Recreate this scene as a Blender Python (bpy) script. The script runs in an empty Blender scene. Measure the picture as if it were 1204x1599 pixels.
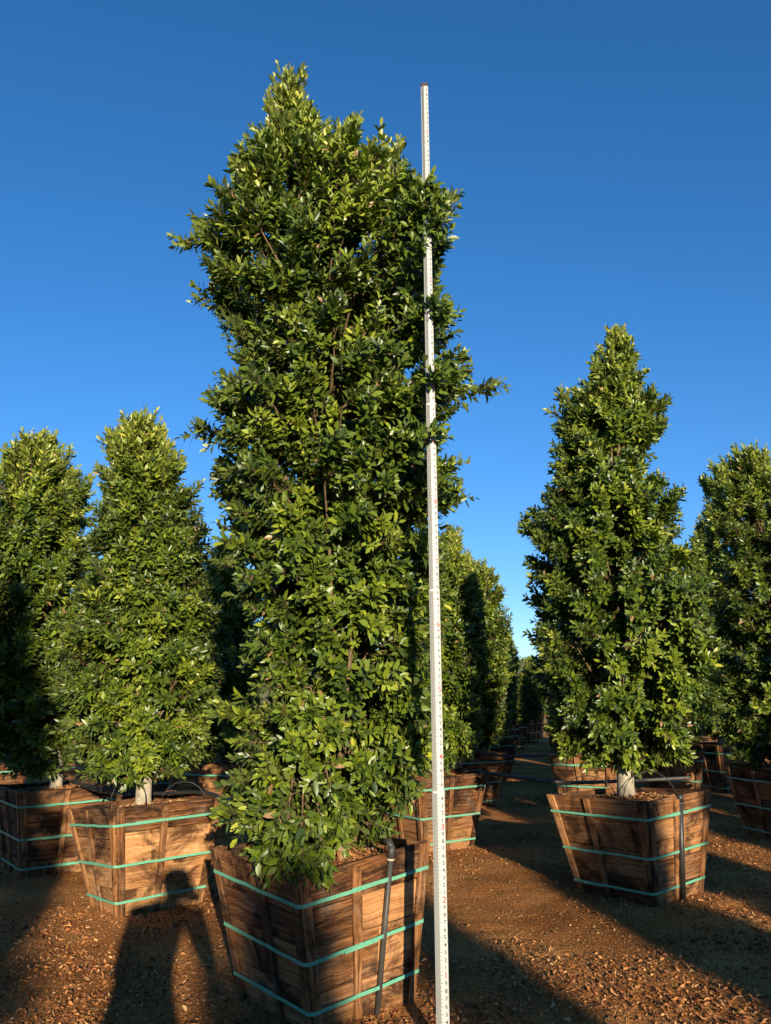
import bpy, math, random
import numpy as np
from mathutils import Vector, Matrix
R = math.radians
random.seed(7)

# ------------------------------------------------------------------ camera, sky, sun, exposure
scene = bpy.context.scene
col = scene.collection
CAM_H = 1.5
cam_data = bpy.data.cameras.new("camera")
cam = bpy.data.objects.new("camera", cam_data)
col.objects.link(cam)
cam_data.sensor_fit = 'VERTICAL'
cam_data.sensor_height = 36.0
cam_data.lens = 1228.0 / 1599.0 * 36.0
cam_data.clip_start = 0.02
cam_data.clip_end = 6000
cam.matrix_world = Matrix.Translation((0, 0, CAM_H)) @ Matrix.Rotation(R(90 + 13.11), 4, 'X') @ Matrix.Rotation(R(-0.46), 4, 'Z')
scene.camera = cam

SUN_EL, SUN_AZ = 12.3, 167.0          # azimuth clockwise from +Y
world = bpy.data.worlds.new("World")
scene.world = world
world.use_nodes = True
wn, wl = world.node_tree.nodes, world.node_tree.links
wn.clear()
sky = wn.new("ShaderNodeTexSky")
sky.sky_type = 'NISHITA'
sky.sun_disc = False
sky.sun_elevation = R(SUN_EL)
sky.sun_rotation = R(SUN_AZ)
sky.altitude = 200
sky.air_density = .9
sky.dust_density = 0.0
sky.ozone_density = 2.5
hs = wn.new("ShaderNodeHueSaturation")
hs.inputs['Saturation'].default_value = 1.25
hs.inputs['Value'].default_value = 1.0
bg = wn.new("ShaderNodeBackground")
bg.inputs['Strength'].default_value = 0.102
wo = wn.new("ShaderNodeOutputWorld")
wl.new(sky.outputs[0], hs.inputs['Color'])
# a very clear evening: hold back the white of the lowest air so the blue reaches the treeline
tcs = wn.new('ShaderNodeTexCoord'); sps = wn.new('ShaderNodeSeparateXYZ'); wl.new(tcs.outputs['Generated'], sps.inputs[0])
rs_ = wn.new('ShaderNodeValToRGB'); e = rs_.color_ramp.elements
e[0].position = 0.0; e[0].color = (.70, .80, .98, 1); e[1].position = .65; e[1].color = (1.0, 1.06, 1.18, 1)
q_ = e.new(.12); q_.color = (.72, .82, 1.04, 1); q_ = e.new(.35); q_.color = (.88, .98, 1.15, 1)
wl.new(sps.outputs['Z'], rs_.inputs[0])
mu_ = wn.new('ShaderNodeMix'); mu_.data_type = 'RGBA'; mu_.blend_type = 'MULTIPLY'; mu_.inputs['Factor'].default_value = 1
wl.new(hs.outputs[0], mu_.inputs['A']); wl.new(rs_.outputs[0], mu_.inputs['B'])
wl.new(mu_.outputs['Result'], bg.inputs['Color'])
wl.new(bg.outputs[0], wo.inputs['Surface'])

sd = bpy.data.lights.new("sun", 'SUN')
sd.energy = 5.0
sd.angle = R(0.53)
sd.color = (1.0, 0.87, 0.66)
sun = bpy.data.objects.new("sun", sd)
col.objects.link(sun)
sv = Vector((math.sin(R(SUN_AZ)) * math.cos(R(SUN_EL)), math.cos(R(SUN_AZ)) * math.cos(R(SUN_EL)), math.sin(R(SUN_EL))))
sun.rotation_euler = sv.to_track_quat('Z', 'Y').to_euler()
sun.location = sv * 60

scene.view_settings.view_transform = 'Standard'
scene.view_settings.look = 'None'
scene.view_settings.exposure = 0.76
scene.view_settings.gamma = 1.0
scene.cycles.max_bounces = 6
scene.cycles.diffuse_bounces = 1
scene.cycles.glossy_bounces = 2
scene.cycles.transmission_bounces = 3

# ------------------------------------------------------------------ helpers
def tag(o, label=None, cat=None, group=None, kind=None):
    if label: o['label'] = label
    if cat: o['category'] = cat
    if group: o['group'] = group
    if kind: o['kind'] = kind
    return o

def empty(name, loc=(0, 0, 0), rz=0.0):
    o = bpy.data.objects.new(name, None)
    o.empty_display_size = 0.2
    o.location = loc
    o.rotation_euler = (0, 0, rz)
    col.objects.link(o)
    return o

def link(name, me, parent=None):
    o = bpy.data.objects.new(name, me)
    if parent is not None: o.parent = parent
    col.objects.link(o)
    return o

def copy_tree(o, parent=None):
    c = o.copy(); col.objects.link(c)
    if parent is not None: c.parent = parent
    for ch in list(o.children): copy_tree(ch, c)
    return c

def raw_mesh(name, V, F_list, mats, tone=None, uv=None, smooth=False, midx=None):
    """V (n,3); F_list list of int arrays (m,k)."""
    me = bpy.data.meshes.new(name)
    V = np.asarray(V, np.float32)
    F_list = [np.asarray(f, np.int32) for f in F_list if len(f)]
    me.vertices.add(len(V)); me.vertices.foreach_set('co', V.ravel())
    nl = sum(f.size for f in F_list); nf = sum(len(f) for f in F_list)
    me.loops.add(nl)
    me.loops.foreach_set('vertex_index', np.concatenate([f.ravel() for f in F_list]))
    me.polygons.add(nf)
    st = []; c = 0
    for f in F_list:
        k = f.shape[1]; st.append(c + np.arange(len(f)) * k); c += f.size
    me.polygons.foreach_set('loop_start', np.concatenate(st).astype(np.int32))
    if midx is not None: me.polygons.foreach_set('material_index', np.asarray(midx, np.int32))
    if smooth: me.polygons.foreach_set('use_smooth', np.ones(nf, bool))
    if uv is not None:
        l = me.uv_layers.new(name='UVMap')
        idx = np.concatenate([f.ravel() for f in F_list])
        l.data.foreach_set('uv', np.asarray(uv, np.float32)[idx].ravel())
    if tone is not None:
        a = me.attributes.new('tone', 'FLOAT', 'POINT'); a.data.foreach_set('value', np.asarray(tone, np.float32))
    for m in mats: me.materials.append(m)
    me.update(calc_edges=True); me.validate()
    return me

class MB:
    def __init__(s): s.v = []; s.f = []; s.uv = []; s.t = []; s.mi = []
    def add(s, V, F, uv=None, tone=0.5, mi=0):
        b = len(s.v)
        s.v += [tuple(p) for p in V]
        s.uv += list(uv) if uv is not None else [(p[0], p[1]) for p in V]
        s.t += [tone] * len(V)
        s.f += [tuple(i + b for i in f) for f in F]; s.mi += [mi] * len(F)
    def hexa(s, c, tone=0.5, off=None, mi=0):
        """c: 8 points, 0-3 one end loop, 4-7 the other end loop (long axis from 0 to 4). uv = (along, across)"""
        c = [Vector(p) for p in c]
        L = (c[4] - c[0]).length
        w1 = (c[1] - c[0]).length; w2 = (c[2] - c[1]).length
        o = off if off is not None else (random.uniform(0, 40), random.uniform(0, 40))
        cr = [0, w1, w1 + w2, w1 + w2 + w1]
        uv = [(o[0], o[1] + q) for q in cr] + [(o[0] + L, o[1] + q) for q in cr]
        F = [(0, 1, 2, 3), (7, 6, 5, 4), (0, 4, 5, 1), (1, 5, 6, 2), (2, 6, 7, 3), (3, 7, 4, 0)]
        # orient outwards
        cen = sum(c, Vector()) / 8
        F2 = []
        for f in F:
            n = (c[f[1]] - c[f[0]]).cross(c[f[2]] - c[f[1]])
            m = sum((c[i] for i in f), Vector()) / 4
            F2.append(f if n.dot(m - cen) > 0 else tuple(reversed(f)))
        s.add(c, F2, uv, tone, mi)
    def tube(s, pts, rad, n=8, cap=True, tone=0.5, mi=0):
        pts = [Vector(p) for p in pts]; k = len(pts)
        if not hasattr(rad, '__len__'): rad = [rad] * k
        V = []; uv = []; prev = None; L = 0
        for i in range(k):
            t = (pts[min(i + 1, k - 1)] - pts[max(i - 1, 0)]).normalized()
            if prev is None:
                a = Vector((0, 0, 1)) if abs(t.z) < .9 else Vector((1, 0, 0))
                u = t.cross(a).normalized()
            else:
                u = (prev - t * prev.dot(t)).normalized()
            prev = u; w = t.cross(u)
            if i: L += (pts[i] - pts[i - 1]).length
            for j in range(n):
                an = 2 * math.pi * j / n
                V.append(pts[i] + (u * math.cos(an) + w * math.sin(an)) * rad[i]); uv.append((L, an * rad[i]))
        F = [(i * n + j, i * n + (j + 1) % n, (i + 1) * n + (j + 1) % n, (i + 1) * n + j) for i in range(k - 1) for j in range(n)]
        if cap: F += [tuple(reversed(range(n))), tuple((k - 1) * n + j for j in range(n))]
        s.add(V, F, uv, tone, mi)
    def build(s, name, mats, parent=None, smooth=False, bevel=0.0):
        if not isinstance(mats, (list, tuple)): mats = [mats]
        me = bpy.data.meshes.new(name)
        me.from_pydata([tuple(v) for v in s.v], [], s.f)
        l = me.uv_layers.new(name='UVMap')
        for lp in me.loops: l.data[lp.index].uv = s.uv[lp.vertex_index]
        a = me.attributes.new('tone', 'FLOAT', 'POINT'); a.data.foreach_set('value', s.t)
        me.polygons.foreach_set('material_index', s.mi)
        if smooth: me.polygons.foreach_set('use_smooth', [True] * len(s.f))
        for m in mats: me.materials.append(m)
        me.update()
        o = link(name, me, parent)
        if bevel:
            b = o.modifiers.new('bevel', 'BEVEL'); b.width = bevel; b.segments = 1; b.limit_method = 'ANGLE'; b.angle_limit = R(50)
        return o

# ------------------------------------------------------------------ materials
def new_mat(name):
    m = bpy.data.materials.new(name); m.use_nodes = True
    n = m.node_tree.nodes; n.clear()
    out = n.new('ShaderNodeOutputMaterial'); p = n.new('ShaderNodeBsdfPrincipled')
    m.node_tree.links.new(p.outputs[0], out.inputs[0])
    return m, n, m.node_tree.links, p, out

def ramp(n, stops, interp='LINEAR'):
    r = n.new('ShaderNodeValToRGB'); r.color_ramp.interpolation = interp
    e = r.color_ramp.elements
    while len(e) > 1: e.remove(e[-1])
    e[0].position = stops[0][0]; e[0].color = (*stops[0][1], 1)
    for p, c in stops[1:]:
        q = e.new(p); q.color = (*c, 1)
    return r

def simple(name, c, rough=0.5, spec=0.5, noise=None, bump=0):
    m, n, l, p, out = new_mat(name)
    p.inputs['Roughness'].default_value = rough
    p.inputs['Specular IOR Level'].default_value = spec
    p.inputs['Base Color'].default_value = (*c, 1)
    if noise:
        tc = n.new('ShaderNodeTexCoord'); t = n.new('ShaderNodeTexNoise'); t.inputs['Scale'].default_value = noise[0]
        t.inputs['Detail'].default_value = 5
        l.new(tc.outputs['Object'], t.inputs['Vector'])
        k = noise[1]
        r = ramp(n, [(.3, tuple(q * (1 - k) for q in c)), (.7, tuple(min(1, q * (1 + k)) for q in c))])
        l.new(t.outputs[0], r.inputs[0]); l.new(r.outputs[0], p.inputs['Base Color'])
        if bump:
            b = n.new('ShaderNodeBump'); b.inputs['Strength'].default_value = .6; b.inputs['Distance'].default_value = bump
            l.new(t.outputs[0], b.inputs['Height']); l.new(b.outputs[0], p.inputs['Normal'])
    return m

def wood_mat(name, ply=0.0):
    m, n, l, p, out = new_mat(name)
    uv = n.new('ShaderNodeUVMap'); uv.uv_map = 'UVMap'
    at = n.new('ShaderNodeAttribute'); at.attribute_name = 'tone'
    # slow warp of the grain
    wz = n.new('ShaderNodeTexNoise'); wz.inputs['Scale'].default_value = 3.0; wz.inputs['Detail'].default_value = 3
    l.new(uv.outputs[0], wz.inputs['Vector'])
    wsub = n.new('ShaderNodeVectorMath'); wsub.operation = 'MULTIPLY_ADD'
    wsub.inputs[1].default_value = (0.0, 0.065, 0); wsub.inputs[2].default_value = (0, 0, 0)
    l.new(wz.outputs['Color'], wsub.inputs[0])
    wadd = n.new('ShaderNodeVectorMath'); wadd.operation = 'ADD'
    l.new(uv.outputs[0], wadd.inputs[0]); l.new(wsub.outputs[0], wadd.inputs[1])
    mp = n.new('ShaderNodeMapping'); mp.inputs['Scale'].default_value = (1.6, 34, 1)
    l.new(wadd.outputs[0], mp.inputs['Vector'])
    g1 = n.new('ShaderNodeTexNoise'); g1.inputs['Scale'].default_value = 1.6; g1.inputs['Detail'].default_value = 6; g1.inputs['Roughness'].default_value = .65
    l.new(mp.outputs[0], g1.inputs['Vector'])
    mp2 = n.new('ShaderNodeMapping'); mp2.inputs['Scale'].default_value = (5, 180, 1)
    l.new(wadd.outputs[0], mp2.inputs['Vector'])
    g2 = n.new('ShaderNodeTexNoise'); g2.inputs['Scale'].default_value = 1.0; g2.inputs['Detail'].default_value = 4
    l.new(mp2.outputs[0], g2.inputs['Vector'])
    cr = ramp(n, [(.34, (.030, .011, .004)), (.44, (.13, .050, .016)), (.54, (.27, .115, .038)), (.64, (.40, .19, .070)), (.80, (.54, .32, .15))])
    mx = n.new('ShaderNodeMath'); mx.operation = 'MULTIPLY_ADD'; mx.inputs[1].default_value = .35
    l.new(g2.outputs[0], mx.inputs[0])
    sc = n.new('ShaderNodeMath'); sc.operation = 'MULTIPLY'; sc.inputs[1].default_value = .68
    l.new(g1.outputs[0], sc.inputs[0]); l.new(sc.outputs[0], mx.inputs[2])
    # tone shifts the ramp
    ta = n.new('ShaderNodeMath'); ta.operation = 'MULTIPLY_ADD'; ta.inputs[1].default_value = .24; ta.inputs[2].default_value = -.115
    l.new(at.outputs['Fac'], ta.inputs[0])
    sm = n.new('ShaderNodeMath'); sm.operation = 'ADD'
    l.new(mx.outputs[0], sm.inputs[0]); l.new(ta.outputs[0], sm.inputs[1])
    l.new(sm.outputs[0], cr.inputs[0])
    # grey weathering, keyed by tone and slow noise
    tcw = n.new('ShaderNodeTexCoord')
    w1 = n.new('ShaderNodeTexNoise'); w1.inputs['Scale'].default_value = 5.5; w1.inputs['Detail'].default_value = 6; w1.inputs['Roughness'].default_value = .7
    l.new(tcw.outputs['Object'], w1.inputs['Vector'])
    wr = ramp(n, [(.47, (0, 0, 0)), (.66, (1, 1, 1))])
    l.new(w1.outputs[0], wr.inputs[0])
    tm = n.new('ShaderNodeMath'); tm.operation = 'MULTIPLY_ADD'; tm.inputs[1].default_value = -.75; tm.inputs[2].default_value = .8; tm.use_clamp = True
    l.new(at.outputs['Fac'], tm.inputs[0])
    wm = n.new('ShaderNodeMath'); wm.operation = 'MULTIPLY'
    l.new(wr.outputs[0], wm.inputs[0]); l.new(tm.outputs[0], wm.inputs[1])
    gc = ramp(n, [(.3, (.045, .030, .020)), (.5, (.17, .125, .085)), (.75, (.40, .32, .23))])
    l.new(sm.outputs[0], gc.inputs[0])
    mix = n.new('ShaderNodeMix'); mix.data_type = 'RGBA'
    l.new(wm.outputs[0], mix.inputs['Factor']); l.new(cr.outputs[0], mix.inputs['A']); l.new(gc.outputs[0], mix.inputs['B'])
    # dark blotches and streaks
    w2 = n.new('ShaderNodeTexNoise'); w2.inputs['Scale'].default_value = 2.6; w2.inputs['Detail'].default_value = 7; w2.inputs['Roughness'].default_value = .75; w2.inputs['Distortion'].default_value = .6
    l.new(wadd.outputs[0], w2.inputs['Vector'])
    dr = ramp(n, [(.40, (.16, .14, .13)), (.53, (1, 1, 1))])
    l.new(w2.outputs[0], dr.inputs[0])
    mul = n.new('ShaderNodeMix'); mul.data_type = 'RGBA'; mul.blend_type = 'MULTIPLY'; mul.inputs['Factor'].default_value = 1
    l.new(mix.outputs['Result'], mul.inputs['A']); l.new(dr.outputs[0], mul.inputs['B'])
    oi = n.new('ShaderNodeObjectInfo'); mrr = n.new('ShaderNodeMapRange'); mrr.inputs['To Min'].default_value = .68; mrr.inputs['To Max'].default_value = 1.22
    hv = n.new('ShaderNodeHueSaturation'); l.new(oi.outputs['Random'], mrr.inputs['Value']); l.new(mrr.outputs[0], hv.inputs['Value'])
    l.new(mul.outputs['Result'], hv.inputs['Color']); l.new(hv.outputs[0], p.inputs['Base Color'])
    p.inputs['Roughness'].default_value = .8
    p.inputs['Specular IOR Level'].default_value = .25
    b = n.new('ShaderNodeBump'); b.inputs['Strength'].default_value = .75; b.inputs['Distance'].default_value = .006
    l.new(mx.outputs[0], b.inputs['Height']); l.new(b.outputs[0], p.inputs['Normal'])
    return m

def leaf_mat(name, hue=(1, 1, 1)):
    m, n, l, p, out = new_mat(name)
    at = n.new('ShaderNodeAttribute'); at.attribute_name = 'tone'
    def C(c): return tuple(a * b for a, b in zip(c, hue))
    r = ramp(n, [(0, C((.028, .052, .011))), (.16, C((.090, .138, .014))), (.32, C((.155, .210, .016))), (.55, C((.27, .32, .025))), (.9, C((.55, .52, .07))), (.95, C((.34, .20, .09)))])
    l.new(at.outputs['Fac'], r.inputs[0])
    geo = n.new('ShaderNodeNewGeometry')
    under = n.new('ShaderNodeMix'); under.data_type = 'RGBA'; under.blend_type = 'MIX'
    under.inputs['B'].default_value = (.13, .16, .055, 1)
    bk = n.new('ShaderNodeMath'); bk.operation = 'MULTIPLY'; bk.inputs[1].default_value = .55
    l.new(geo.outputs['Backfacing'], bk.inputs[0]); l.new(bk.outputs[0], under.inputs['Factor'])
    l.new(r.outputs[0], under.inputs['A'])
    l.new(under.outputs['Result'], p.inputs['Base Color'])
    p.inputs['Roughness'].default_value = .40
    p.inputs['Specular IOR Level'].default_value = .6
    tr = n.new('ShaderNodeBsdfTranslucent')
    r2 = ramp(n, [(0, C((.03, .08, .004))), (.5, C((.10, .20, .01))), (1, C((.35, .45, .03)))])
    l.new(at.outputs['Fac'], r2.inputs[0]); l.new(r2.outputs[0], tr.inputs['Color'])
    ms = n.new('ShaderNodeMixShader'); ms.inputs[0].default_value = .22
    l.new(p.outputs[0], ms.inputs[1]); l.new(tr.outputs[0], ms.inputs[2]); l.new(ms.outputs[0], out.inputs[0])
    return m

M = {}
M['wood'] = wood_mat('weathered_wood')
M['leaf'] = leaf_mat('leaf')
M['strap'] = simple('teal_plastic_strap', (.13, .37, .235), .45, .4, (60, .12))
M['bark'] = simple('pale_bark', (.34, .29, .21), .8, .3, (22, .35), .006)
M['twig'] = simple('twig_bark', (.13, .085, .045), .8, .2, (30, .4))
M['black'] = simple('black_poly_pipe', (.022, .021, .020), .45, .5, (8, .25))
M['grey_pipe'] = simple('grey_pvc_pipe', (.055, .050, .043), .5, .4, (14, .3))
M['rodwhite'] = simple('cream_fibreglass', (.46, .46, .42), .45, .4, (7, .05))
M['ink'] = simple('black_ink', (.03, .03, .03), .6)
M['redink'] = simple('red_ink', (.55, .04, .03), .6)
M['rust'] = simple('rusty_nail', (.06, .03, .018), .8)
M['cap'] = simple('dark_cap', (.05, .025, .02), .5)

def litter_mat(name, stops):
    m, n, l, p, out = new_mat(name)
    at = n.new('ShaderNodeAttribute'); at.attribute_name = 'tone'
    r = ramp(n, stops)
    l.new(at.outputs['Fac'], r.inputs[0]); l.new(r.outputs[0], p.inputs['Base Color'])
    p.inputs['Roughness'].default_value = .7; p.inputs['Specular IOR Level'].default_value = .3
    return m
M['litter'] = litter_mat('dry_leaf', [(0, (.10, .035, .012)), (.5, (.28, .10, .030)), (.85, (.46, .20, .065)), (1, (.60, .36, .16))])
M['chip'] = litter_mat('bark_chip', [(0, (.13, .050, .018)), (.4, (.36, .15, .05)), (.75, (.55, .26, .09)), (1, (.66, .42, .20))])

def ground_mat():
    m, n, l, p, out = new_mat('dirt')
    tc = n.new('ShaderNodeTexCoord')
    a = n.new('ShaderNodeTexNoise'); a.inputs['Scale'].default_value = 1.1; a.inputs['Detail'].default_value = 6
    b = n.new('ShaderNodeTexNoise'); b.inputs['Scale'].default_value = 34; b.inputs['Detail'].default_value = 6; b.inputs['Roughness'].default_value = .75
    v = n.new('ShaderNodeTexVoronoi'); v.inputs['Scale'].default_value = 55
    for q in (a, b, v): l.new(tc.outputs['Object'], q.inputs['Vector'])
    r1 = ramp(n, [(.3, (.23, .088, .024)), (.5, (.44, .185, .052)), (.72, (.62, .30, .10))])
    r2 = ramp(n, [(.33, (.38, .34, .32)), (.6, (1.15, 1.1, 1.05))])
    l.new(a.outputs[0], r1.inputs[0]); l.new(b.outputs[0], r2.inputs[0])
    mx = n.new('ShaderNodeMix'); mx.data_type = 'RGBA'; mx.blend_type = 'MULTIPLY'; mx.inputs['Factor'].default_value = .8
    l.new(r1.outputs[0], mx.inputs['A']); l.new(r2.outputs[0], mx.inputs['B'])
    # far away the dirt gives way to dry grass on the rising field
    sep = n.new('ShaderNodeSeparateXYZ'); l.new(tc.outputs['Object'], sep.inputs[0])
    mr = n.new('ShaderNodeMapRange'); mr.inputs['From Min'].default_value = 90; mr.inputs['From Max'].default_value = 130
    l.new(sep.outputs['Y'], mr.inputs['Value'])
    gr = ramp(n, [(.35, (.20, .20, .06)), (.65, (.34, .30, .12))])
    g3 = n.new('ShaderNodeTexNoise'); g3.inputs['Scale'].default_value = .03; g3.inputs['Detail'].default_value = 5
    l.new(tc.outputs['Object'], g3.inputs['Vector']); l.new(g3.outputs[0], gr.inputs[0])
    m2 = n.new('ShaderNodeMix'); m2.data_type = 'RGBA'
    l.new(mr.outputs[0], m2.inputs['Factor']); l.new(mx.outputs['Result'], m2.inputs['A']); l.new(gr.outputs[0], m2.inputs['B'])
    l.new(m2.outputs['Result'], p.inputs['Base Color'])
    p.inputs['Roughness'].default_value = .95; p.inputs['Specular IOR Level'].default_value = .1
    ad = n.new('ShaderNodeMath'); ad.operation = 'MULTIPLY_ADD'; ad.inputs[1].default_value = -.5
    l.new(v.outputs['Distance'], ad.inputs[0]); l.new(b.outputs[0], ad.inputs[2])
    bp = n.new('ShaderNodeBump'); bp.inputs['Strength'].default_value = .7; bp.inputs['Distance'].default_value = .045
    l.new(ad.outputs[0], bp.inputs['Height']); l.new(bp.outputs[0], p.inputs['Normal'])
    return m
M['ground'] = ground_mat()

# ------------------------------------------------------------------ ground: one sheet to the horizon
def vnoise(x, y, seed=0):
    """cheap smooth value noise"""
    rs = np.random.RandomState(seed); T = rs.rand(64, 64)
    xi = np.floor(x).astype(int); yi = np.floor(y).astype(int); fx = x - xi; fy = y - yi
    fx = fx * fx * (3 - 2 * fx); fy = fy * fy * (3 - 2 * fy)
    g = lambda i, j: T[(xi + i) % 64, (yi + j) % 64]
    return (g(0, 0) * (1 - fx) + g(1, 0) * fx) * (1 - fy) + (g(0, 1) * (1 - fx) + g(1, 1) * fx) * fy

def ground_h(x, y):
    near = .028 * (vnoise(x * 1.3, y * 1.3, 1) - .5) + .016 * (vnoise(x * 4.5, y * 4.5, 2) - .5) + .016 * (vnoise(x * 11, y * 11, 3) - .5)
    d = np.maximum(0, y - 120.0)
    hill = 26 * (1 - np.exp(-d / 260.)) * (1 + .25 * (vnoise(x / 120 + 7, y / 120, 4) - .5))
    return near + hill

def make_ground():
    t = np.linspace(-1, 1, 261)
    ax = np.sign(t) * (7 * np.abs(t) + 2600 * np.abs(t) ** 7)
    t2 = np.linspace(-1, 1, 321)
    ay = 5 + np.sign(t2) * (9 * np.abs(t2) + 2800 * np.abs(t2) ** 7)
    X, Y = np.meshgrid(ax, ay)
    Z = ground_h(X, Y)
    V = np.stack([X, Y, Z], -1).reshape(-1, 3)
    nx = len(ax); ny = len(ay)
    i, j = np.meshgrid(np.arange(nx - 1), np.arange(ny - 1)); k = (j * nx + i).ravel()
    F = np.stack([k, k + 1, k + nx + 1, k + nx], 1)
    me = raw_mesh('ground', V, [F], [M['ground']], smooth=True)
    tag(link('ground', me), kind='structure')
make_ground()

# ------------------------------------------------------------------ boxed tree planters
def planter_parts(root, C, fr, seed, tones=(.15, .35, .55, .7, .9, .8)):
    """C: dict of 8 corners (B/T + L,N,R,F) in root space. fr: strap height fractions per corner"""
    rnd = random.Random(seed)
    order = ['L', 'N', 'R', 'F']
    cen = sum((Vector(C['T' + k]) for k in order), Vector()) / 4
    outer = {}
    for fi in range(4):
        a, b = order[fi], order[(fi + 1) % 4]
        Ba, Bb, Ta, Tb = (Vector(C[k]) for k in ('B' + a, 'B' + b, 'T' + a, 'T' + b))
        nrm = (Bb - Ba).cross(Ta - Ba).normalized()
        if nrm.dot(Ta - cen) < 0: nrm = -nrm
        up = ((Ta + Tb) / 2 - (Ba + Bb) / 2).normalized()
        def P(u, v, o, Ba=Ba, Bb=Bb, Ta=Ta, Tb=Tb, nrm=nrm): return (Ba.lerp(Bb, u)).lerp(Ta.lerp(Tb, u), v) + nrm * o
        W = (Tb - Ta).length
        mb = MB()
        # horizontal boards
        cuts = [0]; k = 4 if rnd.random() < .5 else 5
        for q in range(1, k): cuts.append(q / k + rnd.uniform(-.05, .05))
        cuts.append(1)
        for q in range(k):
            v0, v1 = cuts[q] + (.004 if q else 0), cuts[q + 1] - .004
            o = rnd.uniform(-.003, .003) - .028
            th = .022
            jt = rnd.uniform(-.004, .004) if q == k - 1 else 0
            tone = rnd.choice(tones)
            if q == k - 1: tone = rnd.choice([.1, .3, .5])
            e = .0
            c8 = [P(e, v0, o), P(e, v0, o + th), P(e, v1 + jt, o + th), P(e, v1 + jt, o), P(1 - e, v0, o), P(1 - e, v0, o + th), P(1 - e, v1 - jt, o + th), P(1 - e, v1 - jt, o)]
            # two or more lengths of board side by side now and then
            if rnd.random() < .25 and 0 < q < k - 1:
                s = rnd.uniform(.35, .65)
                def sub(u0, u1): return [P(u0, v0, o), P(u0, v0, o + th), P(u0, v1, o + th), P(u0, v1, o), P(u1, v0, o), P(u1, v0, o + th), P(u1, v1, o + th), P(u1, v1, o)]
                mb.hexa(sub(0, s - .003), tone); mb.hexa(sub(s + .003, 1), rnd.choice([.3, .6, .9]))
            else: mb.hexa(c8, tone)
        mb.build('side_panel', M['wood'], root, bevel=.0025)
        # upright battens: two at the ends, one near the middle
        th = .020
        o0 = -.004
        hw = .030 / W
        mid = .5 + rnd.uniform(-.09, .09)
        for u, top, wd in ((hw + .004, 1.0 + rnd.uniform(.004, .012), hw), (mid, 1 - rnd.uniform(.0, .03), hw * .85), (1 - hw - .004, 1.0 + rnd.uniform(.0, .012), hw)):
            lean = rnd.uniform(-.012, .012)
            m2 = MB()
            bt = -.01
            m2.hexa([P(u - wd, bt, o0), P(u - wd, bt, o0 + th), P(u + wd, bt, o0 + th), P(u + wd, bt, o0),
                     P(u - wd + lean, top, o0), P(u - wd + lean, top, o0 + th), P(u + wd + lean, top - .006, o0 + th), P(u + wd + lean, top - .006, o0)], rnd.choice([.3, .5, .65, .8]))
            for vq in (.12, .16, .37, .42, .63, .68, .88, .93):
                if rnd.random() < .8:
                    uq = u + lean * vq + rnd.uniform(-.45, .45) * wd
                    c_ = P(uq, vq, o0 + th + .0006); eu = (Bb - Ba).normalized() * .0032; ev = up * .0032
                    m2.add([c_ + eu * math.cos(q * 1.047) + ev * math.sin(q * 1.047) for q in range(6)], [tuple(range(6))] if eu.cross(ev).dot(nrm) > 0 else [tuple(reversed(range(6)))], mi=1)
            m2.build('batten', [M['wood'], M['rust']], root, bevel=.003)
        outer[fi] = (P, hw, o0 + th)
    # straps round the battens
    for s in range(3):
        pts = []; ups = []
        for fi in range(4):
            a, b = order[fi], order[(fi + 1) % 4]
            P, hw, o = outer[fi]
            fa, fb = fr[a][s], fr[b][s]
            pts.append(P(.004 + .0, fa, o + .0018)); pts.append(P(1 - .004, fb, o + .0018))
        mb = MB(); n = len(pts); hwd = .0085; sub = 7
        ring = []
        for i in range(n):
            p, q = pts[i], pts[(i + 1) % n]
            k = sub if i % 2 == 0 else 1
            for j in range(k):
                t = j / k
                w = p.lerp(q, t)
                sag = math.sin(math.pi * t) * rnd.uniform(-.0025, .0025) if i % 2 == 0 else 0
                ring.append(w + Vector((0, 0, sag)))
        V = []; uv = []; L = 0; K = len(ring)
        for i, w in enumerate(ring):
            out = (w - Vector((cen.x, cen.y, w.z))).normalized() * .0014
            tw = rnd.uniform(-.0006, .0006)
            V += [w + Vector((0, 0, -hwd)) + out * tw * 0, w + Vector((0, 0, hwd)), w + Vector((0, 0, hwd)) + out, w + Vector((0, 0, -hwd)) + out]
            if i: L += (ring[i] - ring[i - 1]).length
            uv += [(L, 0), (L, .016), (L, .018), (L, .034)]
        F = []
        for i in range(K):
            a, b = i * 4, ((i + 1) % K) * 4
            for j in range(4): F.append((a + j, a + (j + 1) % 4, b + (j + 1) % 4, b + j))
        mb.add(V, F, uv)
        # overlap tail of the strap, doubled over on one face
        P, hw, o = outer[rnd.choice([0, 1])]
        fi_ = rnd.choice([0, 1]); P, hw, o = outer[fi_]; ka, kb = order[fi_], order[fi_ + 1]
        u0 = rnd.uniform(.12, .4); u1 = u0 + rnd.uniform(.15, .3); dv_ = Vector((0, 0, rnd.choice([-.0045, .0045])))
        A_ = P(u0, fr[ka][s] * (1 - u0) + fr[kb][s] * u0, o + .0052) + dv_; B_ = P(u1, fr[ka][s] * (1 - u1) + fr[kb][s] * u1, o + .0052) + dv_
        hz_ = Vector((0, 0, hwd)); oo = (P(.5, .5, 1) - P(.5, .5, 0)) * .0018
        mb.hexa([A_ - hz_, A_ + hz_, A_ + hz_ - oo, A_ - hz_ - oo, B_ - hz_, B_ + hz_, B_ + hz_ - oo, B_ - hz_ - oo])
        mb.build('strap', M['strap'], root)
    # mulch inside
    mb = MB(); n = 18
    T = {k: Vector(C['T' + k]).lerp(Vector(C['B' + k]), .09) for k in order}
    V = []; F = []
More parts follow.
